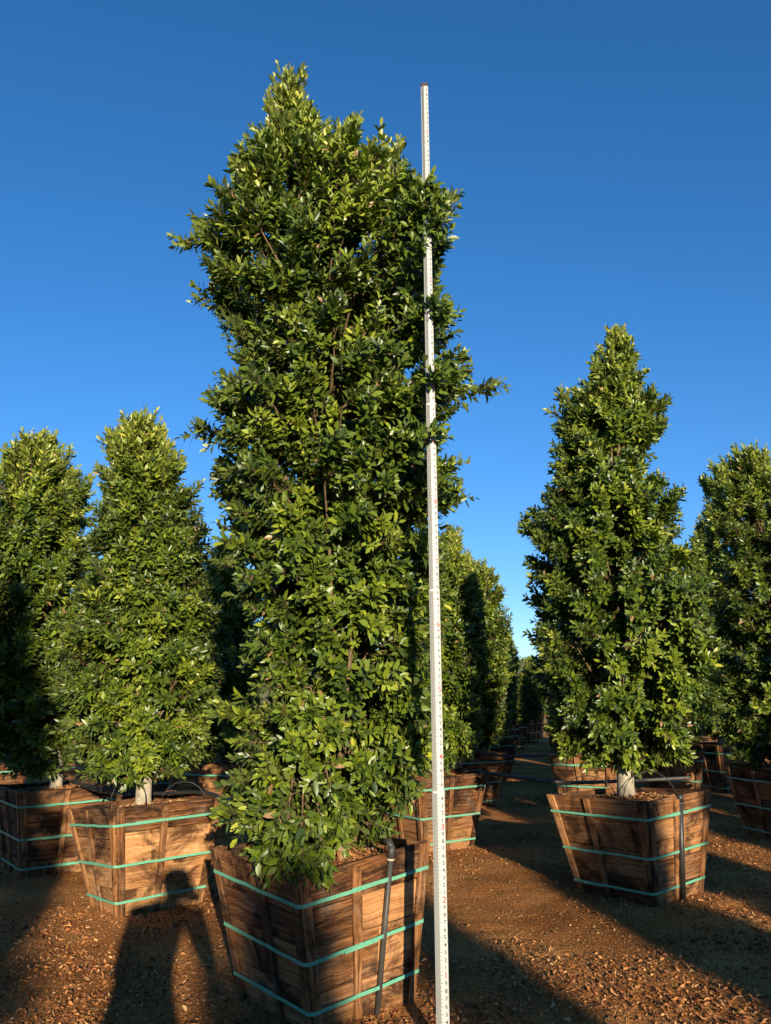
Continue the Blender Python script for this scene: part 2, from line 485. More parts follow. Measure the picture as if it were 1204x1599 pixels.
    for j in range(n + 1):
        for i in range(n + 1):
            u, v = i / n, j / n
            p = T['L'].lerp(T['N'], u).lerp(T['F'].lerp(T['R'], u), v)
            # keep inside of the boards
            p = p + (cen - p) * Vector((.05, .05, 0)).length * .55 * 1.0
            p.z = T['L'].lerp(T['N'], u).lerp(T['F'].lerp(T['R'], u), v).z + .045 * math.sin(math.pi * u) * math.sin(math.pi * v) + rnd.uniform(-.006, .006)
            V.append(p)
    for j in range(n):
        for i in range(n):
            a = j * (n + 1) + i; F.append((a, a + 1, a + n + 2, a + n + 1))
    mb.add(V, F, tone=.2)
    for c in range(1500):
        u, v = rnd.uniform(.02, .98), rnd.uniform(.02, .98)
        i, j = min(n - 1, int(u * n)), min(n - 1, int(v * n))
        p = V[j * (n + 1) + i].lerp(V[(j + 1) * (n + 1) + i + 1], .5) + Vector((rnd.uniform(-.025, .025), rnd.uniform(-.025, .025), rnd.uniform(.002, .014)))
        a = rnd.uniform(0, 6.28); L = rnd.uniform(.010, .026); w = rnd.uniform(.004, .010)
        d = Vector((math.cos(a), math.sin(a), rnd.uniform(-.5, .5))) * L; e = Vector((-math.sin(a), math.cos(a), rnd.uniform(-.6, .6))) * w
        mb.add([p - d - e, p + d * .8 - e, p + d + e, p - d * .7 + e], [(0, 1, 2, 3)], tone=rnd.random())
    mb.build('mulch', M['chip'], root)

FR = {k: (.842, .48, .155) for k in 'LNRF'}
def std_corners(a=.42, b=.304, H=.715, jit=0.0, rnd=random):
    C = {}
    for k, (sx, sy) in dict(N=(-1, -1), R=(1, -1), L=(-1, 1), F=(1, 1)).items():
        C['T' + k] = (sx * a + rnd.uniform(-jit, jit), sy * a + rnd.uniform(-jit, jit), H + rnd.uniform(-jit, jit) * .6)
        C['B' + k] = (sx * b, sy * b, -.03)
    return C

WPG = 'wooden tree boxes with teal straps standing in the nursery rows'
def planter(cx, cy, yaw, label, C=None, fr=FR, seed=1, jit=.012, **kw):
    root = empty('planter_box', (cx, cy, 0), 0 if C else yaw)
    tag(root, label, 'planter', WPG)
    if C: C = {k: (v[0] - cx, v[1] - cy, v[2]) for k, v in C.items()}
    else: C = std_corners(jit=jit, rnd=random.Random(seed))
    planter_parts(root, C, fr, seed, **kw)
    return root

planter(-.335, 4.47, 0, 'largest wooden planter box, in the foreground under the tallest tree, beside the measuring rod',
        dict(BL=(-.757, 4.51, -.02), TL=(-.944, 4.511, .715), BN=(-.344, 4.040, -.02), TN=(-.412, 3.87, .690), BR=(.122, 4.44, -.02), TR=(.212, 4.434, .745), BF=(-.303, 4.899, -.02), TF=(-.291, 5.063, .715)),
        dict(L=(.848, .50, .18), N=(.828, .465, .155), R=(.845, .51, .205), F=(.84, .48, .16)), seed=11)
planter(-1.852, 6.393, 0, 'pale wooden planter box left of the foreground box, with a head-shaped shadow on it',
        dict(BL=(-2.19, 6.34, -.03), TL=(-2.458, 6.40, .665), BN=(-1.89, 5.985, -.02), TN=(-1.903, 5.80, .744), BR=(-1.405, 6.40, -.02), TR=(-1.264, 6.363, .749), BF=(-1.827, 6.822, -.02), TF=(-1.818, 6.986, .73)),
        dict(L=(.848, .48, .16), N=(.852, .49, .165), R=(.86, .50, .18), F=(.84, .48, .16)), seed=12, tones=(.8, .95, 1.1, 1.2))
planter(1.928, 6.59, 0, 'wooden planter box on the right with a black upright pipe against its lit side',
        dict(BL=(1.495, 6.63, -.02), TL=(1.273, 6.653, .715), BN=(1.905, 6.13, -.02), TN=(1.864, 6.005, .732), BR=(2.405, 6.56, -.02), TR=(2.541, 6.537, .755), BF=(1.965, 7.018, -.02), TF=(1.979, 7.182, .715)),
        dict(L=(.842, .48, .155), N=(.84, .48, .16), R=(.855, .50, .18), F=(.84, .48, .16)), seed=13)
planter(.424, 8.598, .608, 'sunlit wooden planter box directly behind the foreground box and the measuring rod', seed=14)
planter(1.10, 11.615, .484, 'small orange planter box at the left edge of the dark aisle, second behind the rod', seed=15)
p_r2 = planter(2.738, 11.079, 1.001, 'sunlit planter box seen just behind and left of the right box, across the dark aisle', seed=16)
planter(4.247, 8.855, .23 + math.pi / 2 * 0, 'mostly shaded planter box cut off by the right edge of the photo', seed=17)
p_dark = planter(5.302, 12.983, .326, 'dark shaded planter box between the right box and the box at the right edge', seed=18)
planter(-3.054, 7.633, .657, 'half shaded planter box at the left edge of the photo behind the pale left box', seed=19)
planter(-2.10, 10.15, 1.243, 'dark planter box with one lit corner, in the gap left of the tallest tree', seed=20)

# ------------------------------------------------------------------ trees
def frames(D, rs):
    """unit vectors perpendicular to D (n,3)"""
    a = np.where(np.abs(D[:, 2:3]) < .9, np.array([[0, 0, 1.]]), np.array([[1., 0, 0]]))
    u = np.cross(D, a); u /= np.linalg.norm(u, axis=1, keepdims=True)
    return u, np.cross(D, u)

def norm(a): return a / np.maximum(1e-9, np.linalg.norm(a, axis=-1, keepdims=True))

LEAF_HI = np.array([(0, 0, 0), (.28, .42, .10), (.62, .46, .10), (.28, -.42, .10), (.62, -.46, .10), (.30, 0, 0), (.64, 0, -.02), (1.0, 0, -.10), (.05, 0, 0)])
LEAF_HI_Q = [(0, 5, 6, 2, 1), (0, 3, 4, 6, 5)]
LEAF_LO = np.array([(0, 0, 0), (.30, .42, .09), (.66, .40, .06), (1.0, 0, -.08), (.66, -.40, .06), (.30, -.42, .09)])

def build_leaves(base, axis, nrm, L, Wd, hi=True):
    side = norm(np.cross(nrm, axis)); up = np.cross(axis, side)
    if hi: tmpl = np.array([(0, 0, 0), (.30, .44, .12), (.68, .36, .08), (1.0, 0, -.10), (.68, -.36, .08), (.30, -.44, .12), (.34, 0, 0), (.70, 0, -.01)])
    else: tmpl = np.array([(0, 0, 0), (.42, .46, .10), (1.0, 0, -.08), (.42, -.46, .10)])
    k = len(tmpl)
    cv = np.random.RandomState(len(base)).normal(1.1, .9, len(base))[:, None, None]
    V = base[:, None, :] + tmpl[None, :, 0:1] * L[:, None, None] * axis[:, None, :] + tmpl[None, :, 1:2] * Wd[:, None, None] * side[:, None, :] + tmpl[None, :, 2:3] * cv * Wd[:, None, None] * up[:, None, :]
    n = len(base); o = (np.arange(n) * k)[:, None]
    if hi:
        Q = np.concatenate([o + np.array([[6, 7, 2, 1]]), o + np.array([[6, 5, 4, 7]])]);
        Tr = np.concatenate([o + np.array([[0, 6, 1]]), o + np.array([[0, 5, 6]]), o + np.array([[7, 3, 2]]), o + np.array([[7, 4, 3]])])
    else:
        Q = np.zeros((0, 4), int); Tr = np.concatenate([o + np.array([[0, 2, 1]]), o + np.array([[0, 3, 2]])])
    return V.reshape(-1, 3), Q, Tr, k

def tubes_np(P0, P1, r0, r1, ns=3, P_mid=None):
    """batch of tapering tubes with optional mid point (for a bend)"""
    stations = [P0, P1] if P_mid is None else [P0, P_mid, P1]
    rad = [r0, r1] if P_mid is None else [r0, (r0 + r1) / 2, r1]
    D = norm(P1 - P0); u, w = frames(D, None); n = len(P0)
    V = []
    for S, r in zip(stations, rad):
        for j in range(ns):
            a = 2 * math.pi * j / ns
            V.append(S + (u * math.cos(a) + w * math.sin(a)) * r[:, None])
    m = len(stations); k = m * ns
    V = np.stack(V, 1).reshape(-1, 3)
    o = (np.arange(n) * k)[:, None]; F = []
    for s in range(m - 1):
        for j in range(ns):
            F.append(o + np.array([[s * ns + j, s * ns + (j + 1) % ns, (s + 1) * ns + (j + 1) % ns, (s + 1) * ns + j]]))
    return V, np.concatenate(F)

def make_crown(prof, lat, seed, n_br, n_sh=9, leafL=.073, hi=True, depth=.92, sprigs=(), trunk_r=.05, young=.85, topcut=.14, pd_spr=(), lpsh=(10, 16), inner=.40):
    """prof rows (z,left,right) in tree space; lat: unit vector of the lateral axis. returns crown mesh and trunk mesh"""
    rs = np.random.RandomState(seed)
    prof = np.array(prof, float); Z, Lf, Rt = prof.T
    ky = (Z[-1] - Z[0] - topcut) / (Z[-1] - Z[0]); Z = Z[0] + (Z - Z[0]) * ky
    lat = np.array([lat[0], lat[1], 0.]); dep = np.array([-lat[1], lat[0], 0.])
    ctr = (Lf + Rt) / 2; hw = (Rt - Lf) / 2
    ker = np.ones(5) / 5
    hs_ = np.convolve(np.pad(hw, 2, 'edge'), ker, 'valid') * depth
    cs_ = np.convolve(np.pad(ctr, 2, 'edge'), ker, 'valid')
    zt, zb = Z[-1], Z[0]; H = zt - zb
    zz = np.linspace(zb, zt, 300); wpdf = np.interp(zz, Z, hw) + .12; cdf = np.cumsum(wpdf); cdf /= cdf[-1]
    def env(z, phi, rho, shrink):
        w = np.maximum(.03, np.interp(z, Z, hw) - shrink); d = np.maximum(.03, np.interp(z, Z, hs_) - shrink)
        c = np.interp(z, Z, ctr)
        # slightly squared cross-section
        cph, sph = np.cos(phi), np.sin(phi)
        k = (np.abs(cph) ** 2.6 + np.abs(sph) ** 2.6) ** (-1 / 2.6)
        bump = 1 + .0 * z
        return lat * (c + w * k * cph * rho * bump)[:, None] + dep * (d * k * sph * rho * bump)[:, None] + np.array([0, 0, 1.]) * z[:, None], lat * (cph / np.maximum(w, .1))[:, None] + dep * (sph / np.maximum(d, .1))[:, None]
    # clump tips
    u = (np.arange(n_br) + rs.rand(n_br)) / n_br
    z = np.interp(u, cdf, zz); phi = (np.arange(n_br) * 2.39996 + rs.uniform(-.5, .5, n_br)) % (2 * math.pi)
    rho = np.clip(rs.normal(.95, .06, n_br), .7, 1.06)
    ni = int(n_br * inner); rho[rs.permutation(n_br)[:ni]] = rs.uniform(.3, .75, ni)
    nz_ = vnoise(z * 2.1 + seed, phi * 1.6 + 3, seed); rho = rho * (1 - .26 * np.clip(.47 - nz_, 0, .5) * 2)
    tip, outw = env(z, phi, rho, .09); outw = norm(outw)
    t = (z - zb) / H
    upk = np.interp(t, [0, .08, .2, .5, .85, 1], [-.35, -.05, .25, .55, 1.1, 2.2])
    D = norm(outw + np.array([0, 0, 1.]) * upk[:, None] + rs.normal(0, .22, (n_br, 3)))
    L = rs.uniform(.18, .32, n_br)
    vig = rs.rand(n_br)
    for (sl, sz, dl, dd, dz, ll) in sprigs:
        sz = Z[0] + (sz - Z[0]) * ky
        P = lat * sl + np.array([0, 0, sz]) + dep * dd * .3
        dv = norm(lat * dl + dep * dd + np.array([0, 0, dz]))
        tip = np.vstack([tip, P - dv * .05]); D = np.vstack([D, dv]); L = np.append(L, ll); vig = np.append(vig, .8); t = np.append(t, (sz - zb) / H); z = np.append(z, sz)
    for (sl, sz, pd, dl, dd, dz, ll) in pd_spr:
        P = lat * sl + np.array([0, 0, sz]) + dep * pd
        dv = norm(lat * dl + dep * dd + np.array([0, 0, dz]))
        tip = np.vstack([tip, P]); D = np.vstack([D, dv]); L = np.append(L, ll); vig = np.append(vig, .7); t = np.append(t, .5); z = np.append(z, sz)
    nb = len(tip)
    cz = np.interp(tip[:, 2], Z, ctr)
    Dout = tip - lat * cz[:, None]; Dout[:, 2] = 0; Dout = norm(Dout)
    base = tip - D * L[:, None]
    # trunk spine
    def spine(zq):
        c = np.interp(zq, Z, cs_) * np.clip((zq - zb) / (.35 * H), 0, 1)
        wob = .03 * np.sin(zq * 2.3 + seed)
        return lat * (c * .8 + wob * np.clip(zq - .7, 0, 1))[:, None] + np.array([0, 0, 1.]) * zq[:, None]
    zj = np.clip(base[:, 2] - rs.uniform(.25, .6, nb), zb + .02, zt - .25)
    root = spine(zj)
    # short spurs that stay near the spine
    VV = []; QQ = []; TT = []; tone = []; mi = []
    nv = 0
    Vb, Fb = tubes_np(root, base, rs.uniform(.007, .014, nb), np.full(nb, .006), 5, P_mid=(root + base) / 2 + np.stack([rs.normal(0, .03, nb), rs.normal(0, .03, nb), -.05 * np.ones(nb)], 1))
    wood = [(Vb, Fb)]
    wood.append(tubes_np(base, tip, np.full(nb, .006), np.full(nb, .0025), 4))
    # shoots
    ns = n_sh
    fr_ = rs.rand(nb, ns) ** .8
    sb = base[:, None, :] + (tip - base)[:, None, :] * fr_[:, :, None]
    sdir = norm(D[:, None, :] + norm(rs.normal(0, 1, (nb, ns, 3))) * (rs.uniform(.35, 1.05, (nb, ns, 1)) * (1.15 - fr_[:, :, None] * .5)) + np.array([0, 0, .12]))
    sl = rs.uniform(.10, .22, (nb, ns)) * (1.1 - .25 * fr_)
    topk = np.clip((t - .78) / .2, 0, 1)
    sl = sl * (1 + .45 * topk[:, None]); sdir = norm(sdir + np.array([0, 0, 1.]) * topk[:, None, None] * .8)
    # leader shoot straight out of the tip
    sb[:, 0] = tip; sdir[:, 0] = norm(D + rs.normal(0, .12, (nb, 3))); sl[:, 0] = rs.uniform(.10, .20, nb)
    sb = sb.reshape(-1, 3); sdir = sdir.reshape(-1, 3); sl = sl.reshape(-1)
    sv_ = np.repeat(vig, ns); st = np.repeat(t, ns)
    S = len(sb)
    wood.append(tubes_np(sb, sb + sdir * sl[:, None] * .92, np.full(S, .0028), np.full(S, .0012), 3))
    nlf = rs.randint(lpsh[0], lpsh[1], S)
    idx = np.repeat(np.arange(S), nlf)
    start = np.cumsum(nlf) - nlf
    li = np.arange(len(idx)) - start[idx]
    f = (li + .5) / nlf[idx]
    n = len(idx)
    su, sw = frames(sdir, None)
    ang = li * 2.39996 + rs.uniform(0, 6.28, S)[idx] + rs.normal(0, .3, n)
    rad = su[idx] * np.cos(ang)[:, None] + sw[idx] * np.sin(ang)[:, None]
    al = np.interp(f, [0, .6, 1], [1.15, .9, .35]) + rs.normal(0, .16, n)
    al = al * (1 - .4 * np.repeat(topk, ns)[idx])
    ax = norm(sdir[idx] * np.cos(al)[:, None] + rad * np.sin(al)[:, None] + np.array([0, 0, -.10]))
    ow = np.repeat(Dout, ns, 0)[idx]
    nr = sdir[idx] * np.sin(al)[:, None] - rad * np.cos(al)[:, None] * .8 + np.array([0, 0, .35]) + ow * (.75 - .3 * np.repeat(topk, ns)[idx])[:, None] + rs.normal(0, .42, (n, 3))
    nr = norm(nr - ax * np.sum(nr * ax, 1, keepdims=True))
    bp = sb[idx] + sdir[idx] * (sl[idx] * (.12 + .88 * f))[:, None] + rad * .004
    Ls = leafL * rs.uniform(.62, 1.18, n) * np.interp(f, [0, .5, .85, 1], [.85, 1.05, .85, .55])
    Wd = Ls * rs.uniform(.40, .56, n)
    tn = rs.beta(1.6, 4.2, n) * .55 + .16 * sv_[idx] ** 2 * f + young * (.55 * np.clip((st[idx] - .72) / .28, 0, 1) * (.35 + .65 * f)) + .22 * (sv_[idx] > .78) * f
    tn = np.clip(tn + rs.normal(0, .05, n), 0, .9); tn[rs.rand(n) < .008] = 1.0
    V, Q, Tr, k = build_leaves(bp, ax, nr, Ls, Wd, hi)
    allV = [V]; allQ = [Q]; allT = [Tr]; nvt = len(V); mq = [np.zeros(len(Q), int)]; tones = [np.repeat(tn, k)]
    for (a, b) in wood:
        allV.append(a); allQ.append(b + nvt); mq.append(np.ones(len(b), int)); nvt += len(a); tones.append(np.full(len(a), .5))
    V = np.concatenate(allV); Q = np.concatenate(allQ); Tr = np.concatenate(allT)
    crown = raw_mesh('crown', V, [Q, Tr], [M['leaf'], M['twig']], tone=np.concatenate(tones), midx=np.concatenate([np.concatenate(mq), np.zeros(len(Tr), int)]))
    # trunk mesh
    mb = MB()
    z0 = .60
    zq = np.linspace(z0, zt - .12, 22)
    sp = spine(zq)
    rr = trunk_r * (1 - (zq - z0) / (zt - z0)) ** .8 + .008
    rr[0] *= 1.25
    pts = [Vector(p) for p in sp]
    mb.tube(pts[:7], list(rr[:7]), 12); mb.tube(pts[6:], list(rr[6:] * .8), 10, mi=1)
    # a few rising limbs from the trunk
    for i in range(7):
        zs = zb + H * (.03 + .09 * i) + rs.uniform(0, .1); a = rs.uniform(0, 6.28)
        p0 = Vector(spine(np.array([zs]))[0]); w = float(np.interp(zs + .9, Z, hw)) * .6
        c = float(np.interp(min(zs + 1.0, zt), Z, ctr))
        e = Vector((math.cos(a), math.sin(a), 0)) * w
        tgt = Vector(lat * c) + e + Vector((0, 0, min(zs + 1.1, zt - .2)))
        pm = p0.lerp(tgt, .45) + e * .25
        r0 = trunk_r * .45
        mb.tube([p0, p0.lerp(pm, .5) + e * .08, pm, tgt], [r0, r0 * .8, r0 * .6, r0 * .3], 7, mi=1)
    me_o = mb
    return crown, me_o

def tree(name_label, cx, cy, prof, rz=0.0, group='tall clipped evergreen trees growing in the wooden boxes', **kw):
    az = math.atan2(cx, cy)
    lat = kw.pop('lat', (math.cos(az), -math.sin(az)))
    root = empty('evergreen_tree', (cx, cy, 0), rz)
    tag(root, name_label, 'tree', group)
    crown, tm = make_crown(prof, lat, **kw)
    link('crown', crown, root)
    tm.build('trunk', [M['bark'], M['twig']], root, smooth=True)
    return root

PROF = {
    'main': [(0.66, -0.38, -0.04), (0.72, -0.42, 0.04), (0.84, -0.5, 0.34), (0.95, -0.53, 0.49), (1.08, -0.52, 0.52), (1.21, -0.48, 0.55), (1.35, -0.52, 0.58), (1.49, -0.53, 0.61), (1.63, -0.47, 0.6), (1.77, -0.49, 0.62), (1.91, -0.55, 0.63), (2.05, -0.64, 0.62), (2.24, -0.71, 0.58), (2.43, -0.71, 0.64), (2.54, -0.75, 0.72), (2.7, -0.78, 0.74), (2.89, -0.80, 0.70), (3.05, -0.77, 0.71), (3.17, -0.76, 0.74), (3.34, -0.66, 0.79), (3.51, -0.63, 0.76), (3.68, -0.61, 0.75), (3.81, -0.68, 0.72), (3.91, -0.76, 0.67), (4.07, -0.8, 0.69), (4.2, -0.83, 0.67), (4.33, -0.82, 0.68), (4.52, -0.77, 0.66), (4.66, -0.72, 0.60), (4.82, -0.56, 0.40), (4.92, -0.50, 0.14), (5.03, -0.44, 0.0), (5.18, -0.45, -0.14), (5.32, -0.41, -0.22), (5.40, -0.36, -0.26)],
    'left': [(0.91, -0.36, 0.17), (0.99, -0.46, 0.3), (1.1, -0.52, 0.43), (1.25, -0.58, 0.45), (1.44, -0.64, 0.48), (1.64, -0.66, 0.53), (1.89, -0.66, 0.54), (2.15, -0.65, 0.53), (2.41, -0.64, 0.48), (2.62, -0.61, 0.45), (2.83, -0.58, 0.41), (3.0, -0.54, 0.37), (3.16, -0.52, 0.31), (3.29, -0.51, 0.13), (3.41, -0.51, 0.19), (3.55, -0.49, 0.15), (3.71, -0.46, 0.02), (3.81, -0.38, -0.01)],
    'farleft': [(0.87, -0.38, 0.06), (0.98, -0.6, 0.16), (1.21, -0.72, 0.26), (1.56, -0.81, 0.31), (2.03, -0.89, 0.31), (2.52, -0.92, 0.28), (2.89, -0.94, 0.23), (3.27, -0.92, 0.16), (3.53, -0.88, 0.11), (3.79, -0.79, -0.01), (3.92, -0.71, -0.13), (4.06, -0.58, -0.24)],
    'right': [(0.98, -0.17, 0.17), (1.03, -0.37, 0.42), (1.06, -0.54, 0.47), (1.21, -0.60, 0.60), (1.41, -0.62, 0.70), (1.67, -0.63, 0.77), (1.93, -0.63, 0.81), (2.19, -0.63, 0.80), (2.46, -0.66, 0.77), (2.68, -0.68, 0.7), (2.85, -0.68, 0.6), (2.99, -0.69, 0.63), (3.1, -0.63, 0.63), (3.24, -0.52, 0.56), (3.39, -0.45, 0.4), (3.57, -0.42, 0.36), (3.71, -0.4, 0.45), (3.88, -0.37, 0.61), (4.08, -0.29, 0.61), (4.23, -0.14, 0.44), (4.44, -0.01, 0.39), (4.6, 0.12, 0.3), (4.71, 0.19, 0.25)],
    'farright': [(0.77, -0.46, 0.41), (0.9, -0.58, 0.54), (1.17, -0.63, 0.69), (1.5, -0.64, 0.79), (2.06, -0.61, 0.86), (2.62, -0.58, 0.87), (3.06, -0.6, 0.86), (3.36, -0.62, 0.77), (3.66, -0.57, 0.74), (3.99, -0.54, 0.5), (4.19, -0.39, 0.29), (4.3, -0.05, 0.05)],
    'center': [(0.82, -0.26, 0.28), (0.91, -0.42, 0.45), (1.07, -0.49, 0.52), (1.33, -0.53, 0.57), (1.67, -0.51, 0.62), (2.07, -0.46, 0.64), (2.42, -0.35, 0.61), (2.77, -0.17, 0.56), (2.98, 0.01, 0.49), (3.16, 0.12, 0.44), (3.3, 0.27, 0.35)],
    'center2': [(0.83, -0.33, 0.34), (1.01, -0.49, 0.51), (1.27, -0.56, 0.59), (1.72, -0.56, 0.68), (2.27, -0.54, 0.73), (2.73, -0.45, 0.7), (3.16, -0.33, 0.62), (3.35, -0.17, 0.49), (3.52, 0.04, 0.14)],
    'row_a': [(.82, -.28, .28), (.95, -.45, .45), (1.2, -.56, .56), (1.7, -.62, .62), (2.3, -.62, .62), (2.8, -.52, .55), (3.15, -.38, .42), (3.4, -.2, .25), (3.55, -.05, .08)],
    'row_b': [(.85, -.3, .25), (1.0, -.5, .45), (1.4, -.6, .58), (2.0, -.65, .62), (2.7, -.6, .58), (3.3, -.5, .45), (3.8, -.35, .3), (4.1, -.15, .2), (4.3, .0, .1)],
}
SPR_MAIN = [(-.92, 4.32, -1, 0, .15, .40), (-.84, 4.50, -1, .1, .35, .35), (.74, 4.70, .8, 0, .9, .35), (.66, 4.55, 1, -.3, .5, .3), (.96, 3.38, 1, .1, .05, .42), (.74, 3.44, 1, .0, .2, .26),
            (-.78, 3.06, -1, 0, .1, .3), (-.78, 3.90, -1, 0, .1, .3), (.13, 5.20, .3, 0, 1.2, .34), (.02, 5.08, .2, -.2, 1, .3), (-.31, 5.52, 0, 0, 1, .34), (-.42, 5.30, -.2, -.1, 1, .3), (-.26, 5.36, .1, -.1, 1, .3), (-.60, 4.86, -.5, 0, .9, .32), (.39, 5.03, .2, 0, 1, .35), (.30, 4.9, .3, -.2, 1, .3), (-.60, 1.43, -1, -.1, .1, .3), (-.52, 1.40, -.8, -.4, .2, .3), (-.56, .92, -1, -.2, .0, .3), (.73, 2.68, 1, 0, .1, .25)]
_r = random.Random(4)
ROD_SPR = [(-.14, .80, -.56, 0, -.3, -1, .3), (-.22, .84, -.50, -.1, -.3, -1, .28), (-.05, .80, -.52, .1, -.3, -1, .25), (-.30, .80, -.40, -.2, -.2, -1, .28), (.02, .92, -.5, .2, -.4, -.9, .25)]
for z_ in (4.19, 4.13, 4.08, 4.03, 3.98, 3.92, 3.84, 3.50, 3.43, 3.15, 3.08, 2.78, 3.80, 4.16, 4.05):
    ROD_SPR.append((_r.uniform(.42, .56), z_, -.64 - _r.uniform(0, .05) , _r.uniform(.0, .7), -1.0, _r.uniform(.1, .6), .42))
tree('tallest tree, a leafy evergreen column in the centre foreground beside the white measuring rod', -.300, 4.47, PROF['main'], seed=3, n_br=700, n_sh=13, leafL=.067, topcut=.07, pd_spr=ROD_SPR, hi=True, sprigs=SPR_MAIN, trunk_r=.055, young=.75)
tree('broad evergreen tree with a flat yellow-green top growing from the pale left box', -1.88, 6.39, PROF['left'], seed=4, n_br=480, n_sh=12, hi=False, trunk_r=.055,
     sprigs=[(-.44, 3.74, -.1, 0, 1, .3), (-.30, 3.72, 0, 0, 1, .3), (-.02, 3.80, .1, 0, 1, .3), (-.18, 3.7, 0, 0, 1, .3), (.13, 3.5, .6, 0, .8, .3), (.25, 3.3, .3, 0, 1, .3)])
tree('evergreen tree cut off by the left edge of the photo', -3.06, 7.63, PROF['farleft'], seed=5, n_br=440, n_sh=12, hi=False, trunk_r=.05,
     sprigs=[(-.3, 4.05, .1, 0, 1, .3), (-.55, 4.0, 0, 0, 1, .3), (-.1, 3.8, .4, 0, 1, .3), (.05, 3.7, .3, 0, 1, .3)])
tree('tall pointed evergreen tree growing from the box with the black upright pipe', 1.89, 6.59, PROF['right'], seed=6, n_br=520, n_sh=12, hi=True, trunk_r=.062,
     sprigs=[(.22, 4.72, 0, 0, 1, .35), (.50, 4.0, 1, 0, .9, .3), (.48, 3.85, 1, 0, .5, .25), (-.36, 4.05, -.6, 0, .8, .3), (-.66, 3.02, -1, 0, .5, .3), (-.30, 4.2, -.5, 0, 1, .3), (.6, 3.2, .5, 0, 1, .3)])
tree('evergreen tree cut off by the right edge of the photo', 4.25, 8.85, PROF['farright'], seed=8, n_br=460, n_sh=12, hi=False, trunk_r=.05,
     sprigs=[(-.5, 4.05, -.2, 0, 1, .3), (-.1, 4.3, 0, 0, 1, .3), (.2, 4.25, 0, 0, 1, .3)])
tree('low sunlit evergreen tree directly behind the measuring rod, right of the tallest tree', .43, 8.6, PROF['center'], seed=9, n_br=400, n_sh=12, hi=False, trunk_r=.05)
tree('sunlit rounded evergreen tree second behind the measuring rod along the aisle', 1.10, 11.6, PROF['center2'], seed=10, n_br=370, n_sh=12, hi=False, trunk_r=.05)

# ------------------------------------------------------------------ rows farther back and behind the viewpoint: copies of two trees and one box
tA = tree('evergreen tree just behind the pointed right-hand tree, along the dark aisle', 2.72, 11.05, PROF['row_a'], lat=(1, 0), seed=21, n_br=330, n_sh=12, hi=False, trunk_r=.05)
tB = tree('dark evergreen tree between the right-hand tree and the tree at the right edge', 5.30, 12.98, PROF['row_b'], lat=(1, 0), seed=22, n_br=380, n_sh=12, hi=False, trunk_r=.05)

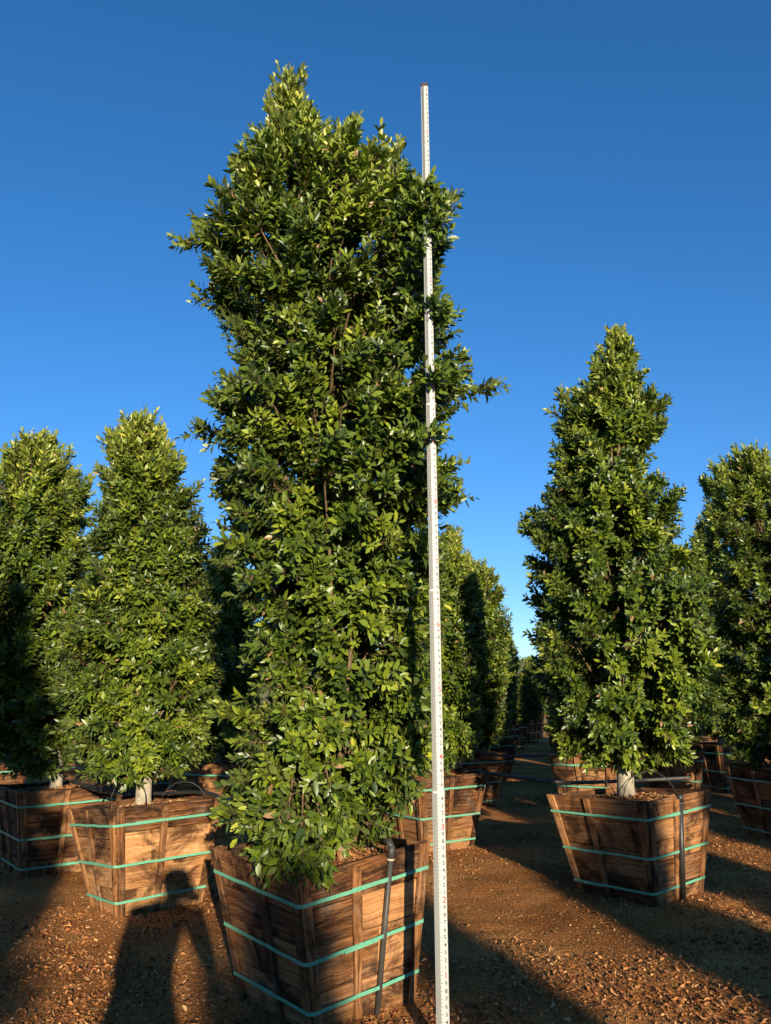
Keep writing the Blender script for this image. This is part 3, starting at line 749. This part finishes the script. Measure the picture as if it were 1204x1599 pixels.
def boxed(x, y, rz, src, tl, bl, s=1.0, srcbox=None):
    t = copy_tree(src); t.location = (x, y, 0); t.rotation_euler = (0, 0, rz); t.scale = (1, 1, s); t['label'] = tl
    b = copy_tree(srcbox or p_r2); b.location = (x, y, 0); b.rotation_euler = (0, 0, .65 + rz * .1); b['label'] = bl
    return t
back = [  # left of the aisle, going away
    (1.75, 14.9, 1.1, tA, 'dark evergreen tree third along the left side of the aisle', 'shaded planter box third along the left side of the aisle', .98),
    (2.35, 18.2, 2.4, tA, 'dark evergreen tree fourth along the left side of the aisle', 'shaded planter box fourth along the left side of the aisle', .98),
    (2.95, 21.6, 4.0, tA, 'dark evergreen tree fifth along the left side of the aisle', 'shaded planter box fifth along the left side of the aisle', 1.0),
    (3.60, 25.0, 5.0, tA, 'small dark evergreen tree at the far left end of the aisle', 'tiny shaded planter box at the far left end of the aisle', 1.0),
    (3.42, 14.4, 3.0, tA, 'evergreen tree second behind the right-hand tree along the aisle', 'shaded planter box second behind the right box along the aisle', 1.0),
    (4.10, 17.9, .7, tA, 'evergreen tree third behind the right-hand tree along the aisle', 'shaded planter box third behind the right box along the aisle', 1.0),
    (4.80, 21.4, 1.9, tA, 'evergreen tree fourth behind the right-hand tree along the aisle', 'shaded planter box fourth behind the right box along the aisle', 1.0),
    (-2.10, 10.15, 2.2, tA, 'shaded evergreen tree in the gap between the left tree and the tallest tree', None, .98),
    (-.85, 12.9, 1.3, tA, 'deeply shaded evergreen tree behind the gap left of the tallest tree', 'black shaded planter box far behind the foreground box', .98),
    (-3.6, 11.7, .4, tA, 'shaded evergreen tree hidden behind the two left trees', 'shaded planter box behind the two left trees', 1.0),
    (-5.2, 10.6, .9, tB, 'dark evergreen tree behind the tree at the left edge', 'dark planter box behind the tree at the left edge', .9),
    (-5.3, 14.6, 3.2, tA, 'distant shaded evergreen tree behind the left trees', 'distant shaded planter box behind the left trees', 1.0),
    (-2.8, 14.2, 3.9, tA, 'distant shaded evergreen tree left of centre', 'distant shaded planter box left of centre', 1.0),
    (4.05, 11.7, 5.2, tA, 'shaded evergreen tree close behind the right-hand tree, on its right', 'shaded planter box close behind the right-hand tree', 1.0),
    (6.9, 10.9, 2.9, tB, 'dark evergreen tree behind the tree at the right edge', 'dark planter box behind the tree at the right edge', 1.0),
    (3.35, 22.9, 1.5, tA, 'low distant evergreen tree closing the left end of the aisle', 'tiny distant planter box closing the left end of the aisle', .66),
    (4.35, 25.8, 3.5, tA, 'low distant evergreen tree at the very end of the aisle', 'tiny distant planter box at the very end of the aisle', .60),
    (5.3, 29.5, 5.5, tA, 'low distant evergreen tree closing the right end of the aisle', 'tiny distant planter box closing the right end of the aisle', .8),
    (5.50, 24.8, 2.7, tA, 'evergreen tree fifth behind the right-hand tree along the aisle', 'shaded planter box fifth behind the right box along the aisle', 1.0),
    (6.3, 18.0, 2.9, tA, 'added evergreen tree shading the aisle end from the right, mostly hidden by the right-hand tree', 'planter box of the added tree right of the aisle, mostly hidden', 1.1),  # added tree and box, casting shade on the aisle end
    (7.0, 20.8, 4.4, tB, 'farther added evergreen tree shading the aisle end, mostly hidden by nearer crowns', 'planter box of the farther added tree, mostly hidden', 1.0),  # another blocker added to darken the end of the aisle
    (5.6, 16.4, 1.5, tB, 'distant dark evergreen tree behind the right-hand trees', 'distant dark planter box behind the right-hand trees', .9),
]
for x, y, rz, src, tl, bl, s in back:
    if bl: boxed(x, y, rz, src, tl, bl, s)
    else:
        t = copy_tree(src); t.location = (x, y, 0); t.rotation_euler = (0, 0, rz); t.scale = (1, 1, s); t['label'] = tl
# rows behind the viewpoint, whose long evening shadows reach into the picture
behind = [
    (4.40, -12.2, 1.0, tB, 1.05), (3.30, -12.3, 2.5, tA, 1.235), (1.75, -12.6, 4.0, tA, 1.22), (-.68, -4.6, .3, tB, 1.2),
    (5.5, -9.9, 5.1, tA, 1.25), (5.37, -4.0, 2.2, tB, 1.15), (7.9, -8.2, 2.0, tB, 1.15), (-2.3, -9.0, 3.3, tB, 1.0), (9.2, -13.0, .8, tA, 1.1),  # the sixth tree is added to throw the aisle into shade
]
around = [(-3.7, -2.0), (-4.3, 1.2), (-5.0, 4.2), (-5.4, -4.6), (-3.9, -7.2), (-6.6, -.4), (-1.4, -13.5), (-3.6, -12.2), (-6.0, -9.0), (7.2, .6), (7.6, 3.6), (7.8, 6.2), (9.4, -2.2), (9.9, 2.0), (11.4, -6.5), (-5.4, -15.0), (-8.2, 2.8), (-8.4, -5.0)]  # unseen boxed trees added to hold back sky fill in the shadows
for i, (x, y) in enumerate(around):
    w = ['nearest', 'second nearest', 'third', 'fourth', 'fifth', 'sixth', 'seventh', 'eighth', 'ninth', 'tenth', 'eleventh', 'twelfth', 'thirteenth', 'fourteenth', 'fifteenth', 'sixteenth', 'seventeenth', 'last'][i]
    boxed(x, y, i * 1.7, (tA, tB)[i % 2], 'unseen evergreen tree added around the viewpoint, the %s' % w, 'planter box of an unseen tree added around the viewpoint, the %s' % w, 1.0)
for i, (x, y, rz, src, s) in enumerate(behind):
    w = ['first', 'second', 'third', 'fourth', 'fifth', 'sixth', 'seventh', 'eighth', 'ninth'][i]
    boxed(x, y, rz, src, 'evergreen tree behind the viewpoint, the %s of nine' % w, 'planter box behind the viewpoint, the %s of nine' % w, s)

# ------------------------------------------------------------------ telescoping measuring rod
FT = .3048
def text_mesh(txt, size):
    cu = bpy.data.curves.new('glyph', 'FONT'); cu.body = txt; cu.size = size; cu.align_x = 'CENTER'; cu.align_y = 'CENTER'; cu.resolution_u = 2; cu.offset = size * .012
    o = bpy.data.objects.new('glyph', cu); col.objects.link(o)
    bpy.context.view_layer.update()
    dg = bpy.context.evaluated_depsgraph_get()
    me = bpy.data.meshes.new_from_object(o.evaluated_get(dg))
    V = [v.co.copy() for v in me.vertices]; F = [tuple(p.vertices) for p in me.polygons]
    bpy.data.objects.remove(o); bpy.data.curves.remove(cu); bpy.data.meshes.remove(me)
    return V, F
DIG = {d: text_mesh(d, .0240) for d in '0123456789'}
DIGW = {w: text_mesh(w, .037) for w in [str(i) for i in range(10)]}

def make_rod():
    x0, y0 = .231, 3.823
    root = empty('measuring_rod', (x0, y0, 0), math.atan2(-x0, y0))
    root.rotation_euler = (0, R(.12), math.atan2(-x0, y0))
    tag(root, 'tall cream telescoping measuring rod with black graduations standing beside the tallest tree', 'measuring rod')
    secs = [(0, 3.5, .057), (3.5, 6.55, .0515), (6.55, 9.7, .0475), (9.7, 12.9, .0440), (12.9, 16.0, .0410)]
    for k, (a, b, w) in enumerate(secs):
        t = w * .62; hw = w / 2
        mb = MB(); za, zb = a * FT, b * FT
        # octagonal section with rounded long edges
        c = .006
        prof = [(-hw + c, -t / 2), (hw - c, -t / 2), (hw, -t / 2 + c), (hw, t / 2 - c), (hw - c, t / 2), (-hw + c, t / 2), (-hw, t / 2 - c), (-hw, -t / 2 + c)]
        V = [(x, y, za) for x, y in prof] + [(x, y, zb) for x, y in prof]
        F = [(i, (i + 1) % 8, 8 + (i + 1) % 8, 8 + i) for i in range(8)] + [tuple(range(7, -1, -1)), tuple(range(8, 16))]
        mb.add(V, F); sec = mb.build('rod_section', M['rodwhite'], root, bevel=.001)
        yf = -t / 2 - .0006
        g = MB(); n0, n1 = int(round(a * 100)), int(round(b * 100))
        for i in range(n0, n1):
            z = i * .01 * FT
            if z + .005 * FT > zb or z - .005*FT < za: continue
            L = .60 if i % 10 == 0 else (.50 if i % 5 == 0 else .40)
            xa, xb = -hw + c * .9, -hw + w * L
            h = .0062 * FT / 2
            g.add([(xa, yf, z - h), (xb, yf, z - h), (xb, yf, z + h), (xa, yf, z + h)], [(0, 1, 2, 3)])
        g.build('graduation_marks', M['ink'], sec)
        num = MB()
        for i in range(int(math.ceil(a * 10 + .3)), int(math.floor(b * 10 - .2)) + 1):
            z = i * .1 * FT
            if i == 0: continue
            if i % 10 == 0:
                V, F = DIGW[str((i // 10) % 10)]; m_ = 1
            else:
                V, F = DIG[str(i % 10)]; m_ = 0
            sx = min(1, w / .057)
            num.add([(hw - w * .20 + v.x * sx, yf, z + v.y) for v in V], F, mi=m_)
        num.build('numerals', [M['ink'], M['redink']], sec)
        if k < 4:
            bb = MB(); r = .007
            bb.tube([(hw - .004, -t * .15, zb - .045 * FT), (hw + .005, -t * .15, zb - .045 * FT)], [r, r * .8], 10)
            bb.build('lock_button', M['cap'], sec)
            cb = MB(); e = .0012
            V = [(x * (1 + e / hw), y * (1 + 2 * e / t), zb - .006) for x, y in prof] + [(x * (1 + e / hw), y * (1 + 2 * e / t), zb + .002) for x, y in prof]
            cb.add(V, F=[(i, (i + 1) % 8, 8 + (i + 1) % 8, 8 + i) for i in range(8)] + [tuple(range(7, -1, -1)), tuple(range(8, 16))])
            cb.build('section_collar', M['rodwhite'] if k != 3 else M['grey_pipe'], sec)
    w = .043; t = .028; mb = MB()
    z = 16.0 * FT
    mb.hexa([(-w / 2, -t / 2, z + .0005), (w / 2, -t / 2, z + .0005), (w / 2, t / 2, z + .0005), (-w / 2, t / 2, z + .0005), (-w / 2, -t / 2, z + .022), (w / 2, -t / 2, z + .022), (w / 2, t / 2, z + .022), (-w / 2, t / 2, z + .022)])
    mb.build('end_cap', M['cap'], root, bevel=.004)
make_rod()

# ------------------------------------------------------------------ pipes, hoses and drip tubes
def smooth_path(pts, n=8):
    pts = [Vector(p) for p in pts]; out = []
    for i in range(len(pts) - 1):
        p0 = pts[max(i - 1, 0)]; p1 = pts[i]; p2 = pts[i + 1]; p3 = pts[min(i + 2, len(pts) - 1)]
        for k in range(n):
            t = k / n
            out.append(.5 * ((2 * p1) + (p2 - p0) * t + (2 * p0 - 5 * p1 + 4 * p2 - p3) * t * t + (3 * p1 - p0 - 3 * p2 + p3) * t ** 3))
    out.append(pts[-1]); return out

# grey riser pipe leaning on the foreground box
root = tag(empty('irrigation_pipe', (-.062, 4.275, 0)), 'grey riser pipe with an elbow on top, leaning on the foreground box', 'pipe')
top = Vector((.080, -.040, .762)); bot = Vector((0, 0, 0.0)) - Vector((.0, .0, .03))
mb = MB(); mb.tube([bot, top], .0145, 14, tone=.5); mb.build('riser', M['grey_pipe'], root, smooth=True)
mb = MB(); d = (top - bot).normalized(); mb.tube([top - d * .055, top - d * .0], .0185, 14); mb.tube([top - d * .018, top + Vector((-.012, .03, .012)), top + Vector((-.05, .085, .006))], [.0185, .019, .0175], 14)
mb.build('elbow', M['grey_pipe'], root, smooth=True)
mb = MB(); mb.tube([top - d * .068, top - d * .060], .0192, 14); mb.build('collar', simple('pale_collar', (.45, .38, .26), .6), root)
# black riser on the right box
root = tag(empty('irrigation_pipe', (2.19, 6.30, 0)), 'black upright pipe against the lit side of the right box', 'pipe')
mb = MB(); mb.tube([(-.02, .0, -.03), (.012, -.035, .745)], .021, 14); mb.build('riser', M['black'], root, smooth=True)
mb = MB(); mb.tube([(.0105, -.034, .700), (.012, -.035, .757)], .0245, 14); mb.build('coupling', M['black'], root, smooth=True)
mb = MB(); mb.tube([(.0100, -.0335, .690), (.0103, -.0337, .697)], .0255, 14); mb.build('collar', M['grey_pipe'], root)

def hose(name, pts, r, label, mat='black', flat=1.0):
    mb = MB(); mb.tube(smooth_path(pts), r, 10)
    o = mb.build(name, M[mat], None, smooth=True)
    tag(o, label, 'hose')
    return o
hose('irrigation_hose', [(-2.80, 7.30, .78), (-2.45, 7.0, .755), (-2.05, 6.78, .735), (-1.80, 6.66, .745), (-1.5, 6.50, .77), (-1.30, 6.36, .755), (-1.262, 6.325, .66)], .014, 'black hose draped from the left edge box over the pale left box')
hose('irrigation_hose', [(-2.78, 7.33, .79), (-2.50, 7.05, .73), (-2.15, 6.80, .725), (-1.90, 6.70, .735)], .009, 'thin black tube lying beside the black hose behind the left trunk')
hose('supply_line', [(.35, 9.25, .745), (.62, 9.0, .735), (.98, 8.72, .70), (1.87, 9.0, .565), (2.6, 9.1, .56), (3.3, 9.0, .60)], .019, 'long grey pipe strung across the aisle from the box behind the rod', 'grey_pipe')
hose('supply_line', [(.9, 11.5, .80), (1.22, 11.2, .735), (1.6, 10.9, .70), (2.09, 10.8, .715), (2.6, 10.85, .74)], .018, 'thin distant pipe strung across the aisle above the small orange box', 'grey_pipe')
hose('supply_line', [(.98, 8.74, .72), (1.0, 8.4, .66), (1.03, 8.23, .60)], .013, 'short black tube hanging down from the long grey pipe over the box behind the rod')
def loop(cx, cy, cz, r, h, a, label, rt=.0035):
    pts = []
    for i in range(9):
        t = math.pi * i / 8
        pts.append((cx + r * math.cos(t) * math.cos(a), cy + r * math.cos(t) * math.sin(a), cz + h * math.sin(t)))
    mb = MB(); mb.tube(pts, rt, 6); o = mb.build('drip_tube', M['black'], None, smooth=True); tag(o, label, 'drip tube', 'thin arched drip tubes over the mulch')
loop(-1.58, 6.42, .70, .17, .16, .1, 'thin arched black drip tube right of the trunk of the left tree')
loop(-1.93, 6.18, .70, .13, .24, .35, 'thin arched black drip tube in front of the trunk of the left tree')
loop(-2.45, 7.15, .72, .20, .24, -.5, 'thin arched black drip tube above the back rim of the left box')
loop(2.05, 6.50, .70, .22, .20, .15, 'thin arched black drip tube right of the trunk of the right tree')
loop(1.63, 6.72, .70, .20, .15, -.2, 'thin arched black drip tube left of the trunk of the right tree')

# ------------------------------------------------------------------ dry leaf litter on the ground
def litter():
    rs = np.random.RandomState(5)
    n = 150000
    # denser near the viewpoint and in drifts
    y = 3.2 + 13 * rs.rand(n) ** 1.9; x = (rs.rand(n) * 2 - 1) * (y * .62 + .6) + .1
    dens = vnoise(x * .9 + 3, y * .9, 11) * .65 + vnoise(x * 2.6, y * 2.6, 12) * .5
    near = np.zeros(n)
    for (cx, cy) in ((-.335, 4.47), (-1.852, 6.39), (1.93, 6.59), (.42, 8.6), (-3.05, 7.63), (4.25, 8.85)):
        dd = np.hypot(x - cx, y - cy); near = np.maximum(near, np.clip(1.1 - dd, 0, 1))
    keep = rs.rand(n) < np.clip((dens - .44) * 3.2 + near * .55, .05, 1)
    x, y = x[keep], y[keep]; n = len(x)
    z = ground_h(x, y) + rs.uniform(-.003, .010, n)
    a = rs.rand(n) * 6.28; tilt = rs.normal(0, .5, n); roll = rs.normal(0, .45, n)
    ax = norm(np.stack([np.cos(a) * np.cos(tilt), np.sin(a) * np.cos(tilt), np.sin(tilt)], 1))
    nr = np.stack([rs.normal(0, .8, n), rs.normal(0, .8, n), np.ones(n)], 1); nr = norm(nr - ax * np.sum(nr * ax, 1, keepdims=True))
    L = rs.uniform(.010, .040, n) * rs.uniform(.6, 1.25, n); W = L * rs.uniform(.28, .5, n)
    side = np.cross(nr, ax)
    curl = rs.uniform(-.6, 1.6, n)
    tmpl = np.array([(0, 0, 0), (.35, .45, .5), (.75, .35, .35), (1, 0, .15), (.75, -.35, .35), (.35, -.45, .5), (.35, 0, 0), (.75, 0, 0)])
    V = np.stack([x, y, z], 1)[:, None, :] + (tmpl[None, :, 0:1] - .5) * L[:, None, None] * ax[:, None, :] + tmpl[None, :, 1:2] * W[:, None, None] * side[:, None, :] + tmpl[None, :, 2:3] * (curl * W)[:, None, None] * nr[:, None, :]
    o = (np.arange(n) * 8)[:, None]
    Q = np.concatenate([o + np.array([[6, 7, 2, 1]]), o + np.array([[6, 5, 4, 7]])])
    T = np.concatenate([o + np.array([[0, 6, 1]]), o + np.array([[0, 5, 6]]), o + np.array([[7, 3, 2]]), o + np.array([[7, 4, 3]])])
    me = raw_mesh('leaf_litter', V.reshape(-1, 3), [Q, T], [M['litter']], tone=np.repeat(rs.rand(n), 8))
    tag(link('leaf_litter', me), 'dry orange brown fallen leaves scattered over the dirt', 'leaf litter', kind='stuff')
    # small clods, pebbles and chips
    n = 60000
    y = 3.2 + 10 * rs.rand(n) ** 1.7; x = (rs.rand(n) * 2 - 1) * (y * .62 + .6) + .1
    z = ground_h(x, y); s = rs.uniform(.002, .008, n) * (1 + .9 * (rs.rand(n) > .96))
    tm = np.array([(1, 0, 0), (-.5, .87, 0), (-.5, -.87, 0), (.1, .1, 1.0)])
    a = rs.rand(n) * 6.28; ca, sa = np.cos(a), np.sin(a)
    tx = tm[None, :, 0] * ca[:, None] - tm[None, :, 1] * sa[:, None]; ty = tm[None, :, 0] * sa[:, None] + tm[None, :, 1] * ca[:, None]
    V = np.stack([x[:, None] + tx * s[:, None], y[:, None] + ty * s[:, None], z[:, None] + tm[None, :, 2] * s[:, None] - .001], -1)
    o = (np.arange(n) * 4)[:, None]
    T = np.concatenate([o + np.array([[0, 1, 3]]), o + np.array([[1, 2, 3]]), o + np.array([[2, 0, 3]])])
    me = raw_mesh('soil_clods', V.reshape(-1, 3), [T], [litter_mat('clod', [(0, (.18, .085, .03)), (1, (.62, .34, .13))])], tone=np.repeat(rs.rand(n), 4))
    tag(link('soil_clods', me), 'small clods and pebbles of brown soil scattered over the dirt', 'soil', kind='stuff')
litter()

# ------------------------------------------------------------------ far tree belt on the rise beyond the field
def far_wood():
    rs = np.random.RandomState(9); V = []; T = []; tn = []; nv = 0
    for i in range(150):
        x = rs.uniform(-260, 420); y = rs.uniform(560, 640) + abs(x) * .05
        z = float(ground_h(np.array([x]), np.array([y]))[0]); h = rs.uniform(6, 12); w = rs.uniform(3.5, 7)
        n = 130
        p = norm(rs.normal(0, 1, (n, 3))) * (rs.rand(n, 1) ** .3)
        c = np.array([x, y, z + h * .55]) + p * np.array([w, w, h * .5])
        q = rs.normal(0, 1.1, (n, 3, 3)); vv = c[:, None, :] + q
        V.append(vv.reshape(-1, 3)); T.append((np.arange(n) * 3)[:, None] + np.array([[0, 1, 2]]) + nv); nv += n * 3; tn.append(np.repeat(rs.beta(2, 5, n) * .6, 3))
    me = raw_mesh('distant_wood', np.concatenate(V), [np.concatenate(T)], [M['leaf']], tone=np.concatenate(tn))
    tag(link('distant_wood', me), 'far belt of trees on the rise beyond the pale field', 'distant trees', kind='stuff')
far_wood()

# ------------------------------------------------------------------ the photographer, standing at the viewpoint, with the phone
def person():
    root = empty('person', (-.12, -.44, 0))
    tag(root, 'person in dark clothes standing at the viewpoint holding up a phone', 'person')
    J = [  # x,y,z,r, parent
        (-.01, 0, .96, .200, -1),       # 0 pelvis
        (-.02, -.01, 1.12, .205, 0), (-.02, -.01, 1.28, .190, 1), (.01, 0, 1.44, .135, 2), (.06, .02, 1.52, .060, 3), (.09, .04, 1.58, .070, 4), (.10, .05, 1.64, .094, 5), (.10, .04, 1.71, .070, 6),
        (-.16, -.01, 1.45, .085, 3), (-.17, .05, 1.16, .052, 8), (-.13, .16, 1.14, .045, 9), (.0, .32, 1.34, .034, 10), (.05, .37, 1.43, .030, 11),
        (.22, 0, 1.45, .080, 3), (.30, .07, 1.23, .052, 13), (.30, .20, 1.17, .045, 14), (.22, .33, 1.36, .034, 15), (.19, .37, 1.43, .030, 16),
        (-.10, 0, .86, .100, 0), (-.13, .02, .50, .070, 18), (-.14, -.02, .12, .048, 19), (-.15, .0, .045, .045, 20), (-.17, .17, .03, .038, 21),
        (.11, 0, .86, .100, 0), (.14, .01, .50, .070, 23), (.15, -.03, .12, .048, 24), (.16, -.01, .045, .045, 25), (.18, .16, .03, .038, 26)]
    me = bpy.data.meshes.new('body')
    me.from_pydata([j[:3] for j in J], [(i, j[4]) for i, j in enumerate(J) if j[4] >= 0], [])
    o = link('body', me, root)
    me.materials.append(simple('dark_cloth', (.06, .07, .09), .9))
    sk = o.modifiers.new('skin', 'SKIN')
    for i, j in enumerate(J): me.skin_vertices[0].data[i].radius = (j[3], j[3] * (.75 if i in (0, 1, 2, 3) else 1))
    me.skin_vertices[0].data[0].use_root = True
    sk.use_smooth_shade = True
    o.modifiers.new('subdivision', 'SUBSURF').levels = 1
    skin = simple('skin', (.45, .27, .19), .55)
    for side, hx, sgn in (('l', .05, 1), ('r', .19, -1)):
        hand_v = [(hx, .37, 1.43)]; ed = []; rad = [.026]
        for k in range(4):
            b = len(hand_v)
            z = 1.475 + .018 * (k - 1.5)
            hand_v += [(hx + sgn * .004, .40, z), (hx + sgn * .018, .425, z + .002), (hx + sgn * .038, .432, z + .002)]
            ed += [(0, b), (b, b + 1), (b + 1, b + 2)]; rad += [.010, .009, .008]
        b = len(hand_v); hand_v += [(hx + sgn * .01, .385, 1.465), (hx + sgn * .028, .395, 1.478), (hx + sgn * .045, .405, 1.485)]
        ed += [(0, b), (b, b + 1), (b + 1, b + 2)]; rad += [.012, .010, .009]
        m2 = bpy.data.meshes.new('hand'); m2.from_pydata(hand_v, ed, []); m2.materials.append(skin)
        h = link('hand', m2, root); s2 = h.modifiers.new('skin', 'SKIN'); s2.use_smooth_shade = True
        for i, r in enumerate(rad): m2.skin_vertices[0].data[i].radius = (r, r)
        m2.skin_vertices[0].data[0].use_root = True
        h.modifiers.new('subdivision', 'SUBSURF').levels = 1
    mb = MB(); mb.tube([(.10, .035, 1.60), (.10, .03, 1.66), (.10, .03, 1.70), (.10, .03, 1.745), (.10, .03, 1.765)], [.094, .106, .104, .075, .02], 14); mb.build('hair', simple('hair', (.03, .02, .015), .7), root, smooth=True)
    ph = empty('phone', (0, -.018, CAM_H)); ph.rotation_euler = (R(13), 0, 0)
    tag(ph, 'black phone held up in both hands at the viewpoint', 'phone')
    mb = MB(); mb.hexa([(-.037, -.0045, -.075), (.037, -.0045, -.075), (.037, .0045, -.075), (-.037, .0045, -.075), (-.037, -.0045, .075), (.037, -.0045, .075), (.037, .0045, .075), (-.037, .0045, .075)])
    mb.build('phone_case', M['black'], ph, bevel=.004)
    mb = MB(); mb.hexa([(-.033, -.0055, -.070), (.033, -.0055, -.070), (.033, -.0049, -.070), (-.033, -.0049, -.070), (-.033, -.0055, .070), (.033, -.0055, .070), (.033, -.0049, .070), (-.033, -.0049, .070)])
    mb.build('screen', simple('screen_glass', (.01, .01, .012), .1), ph)
person()
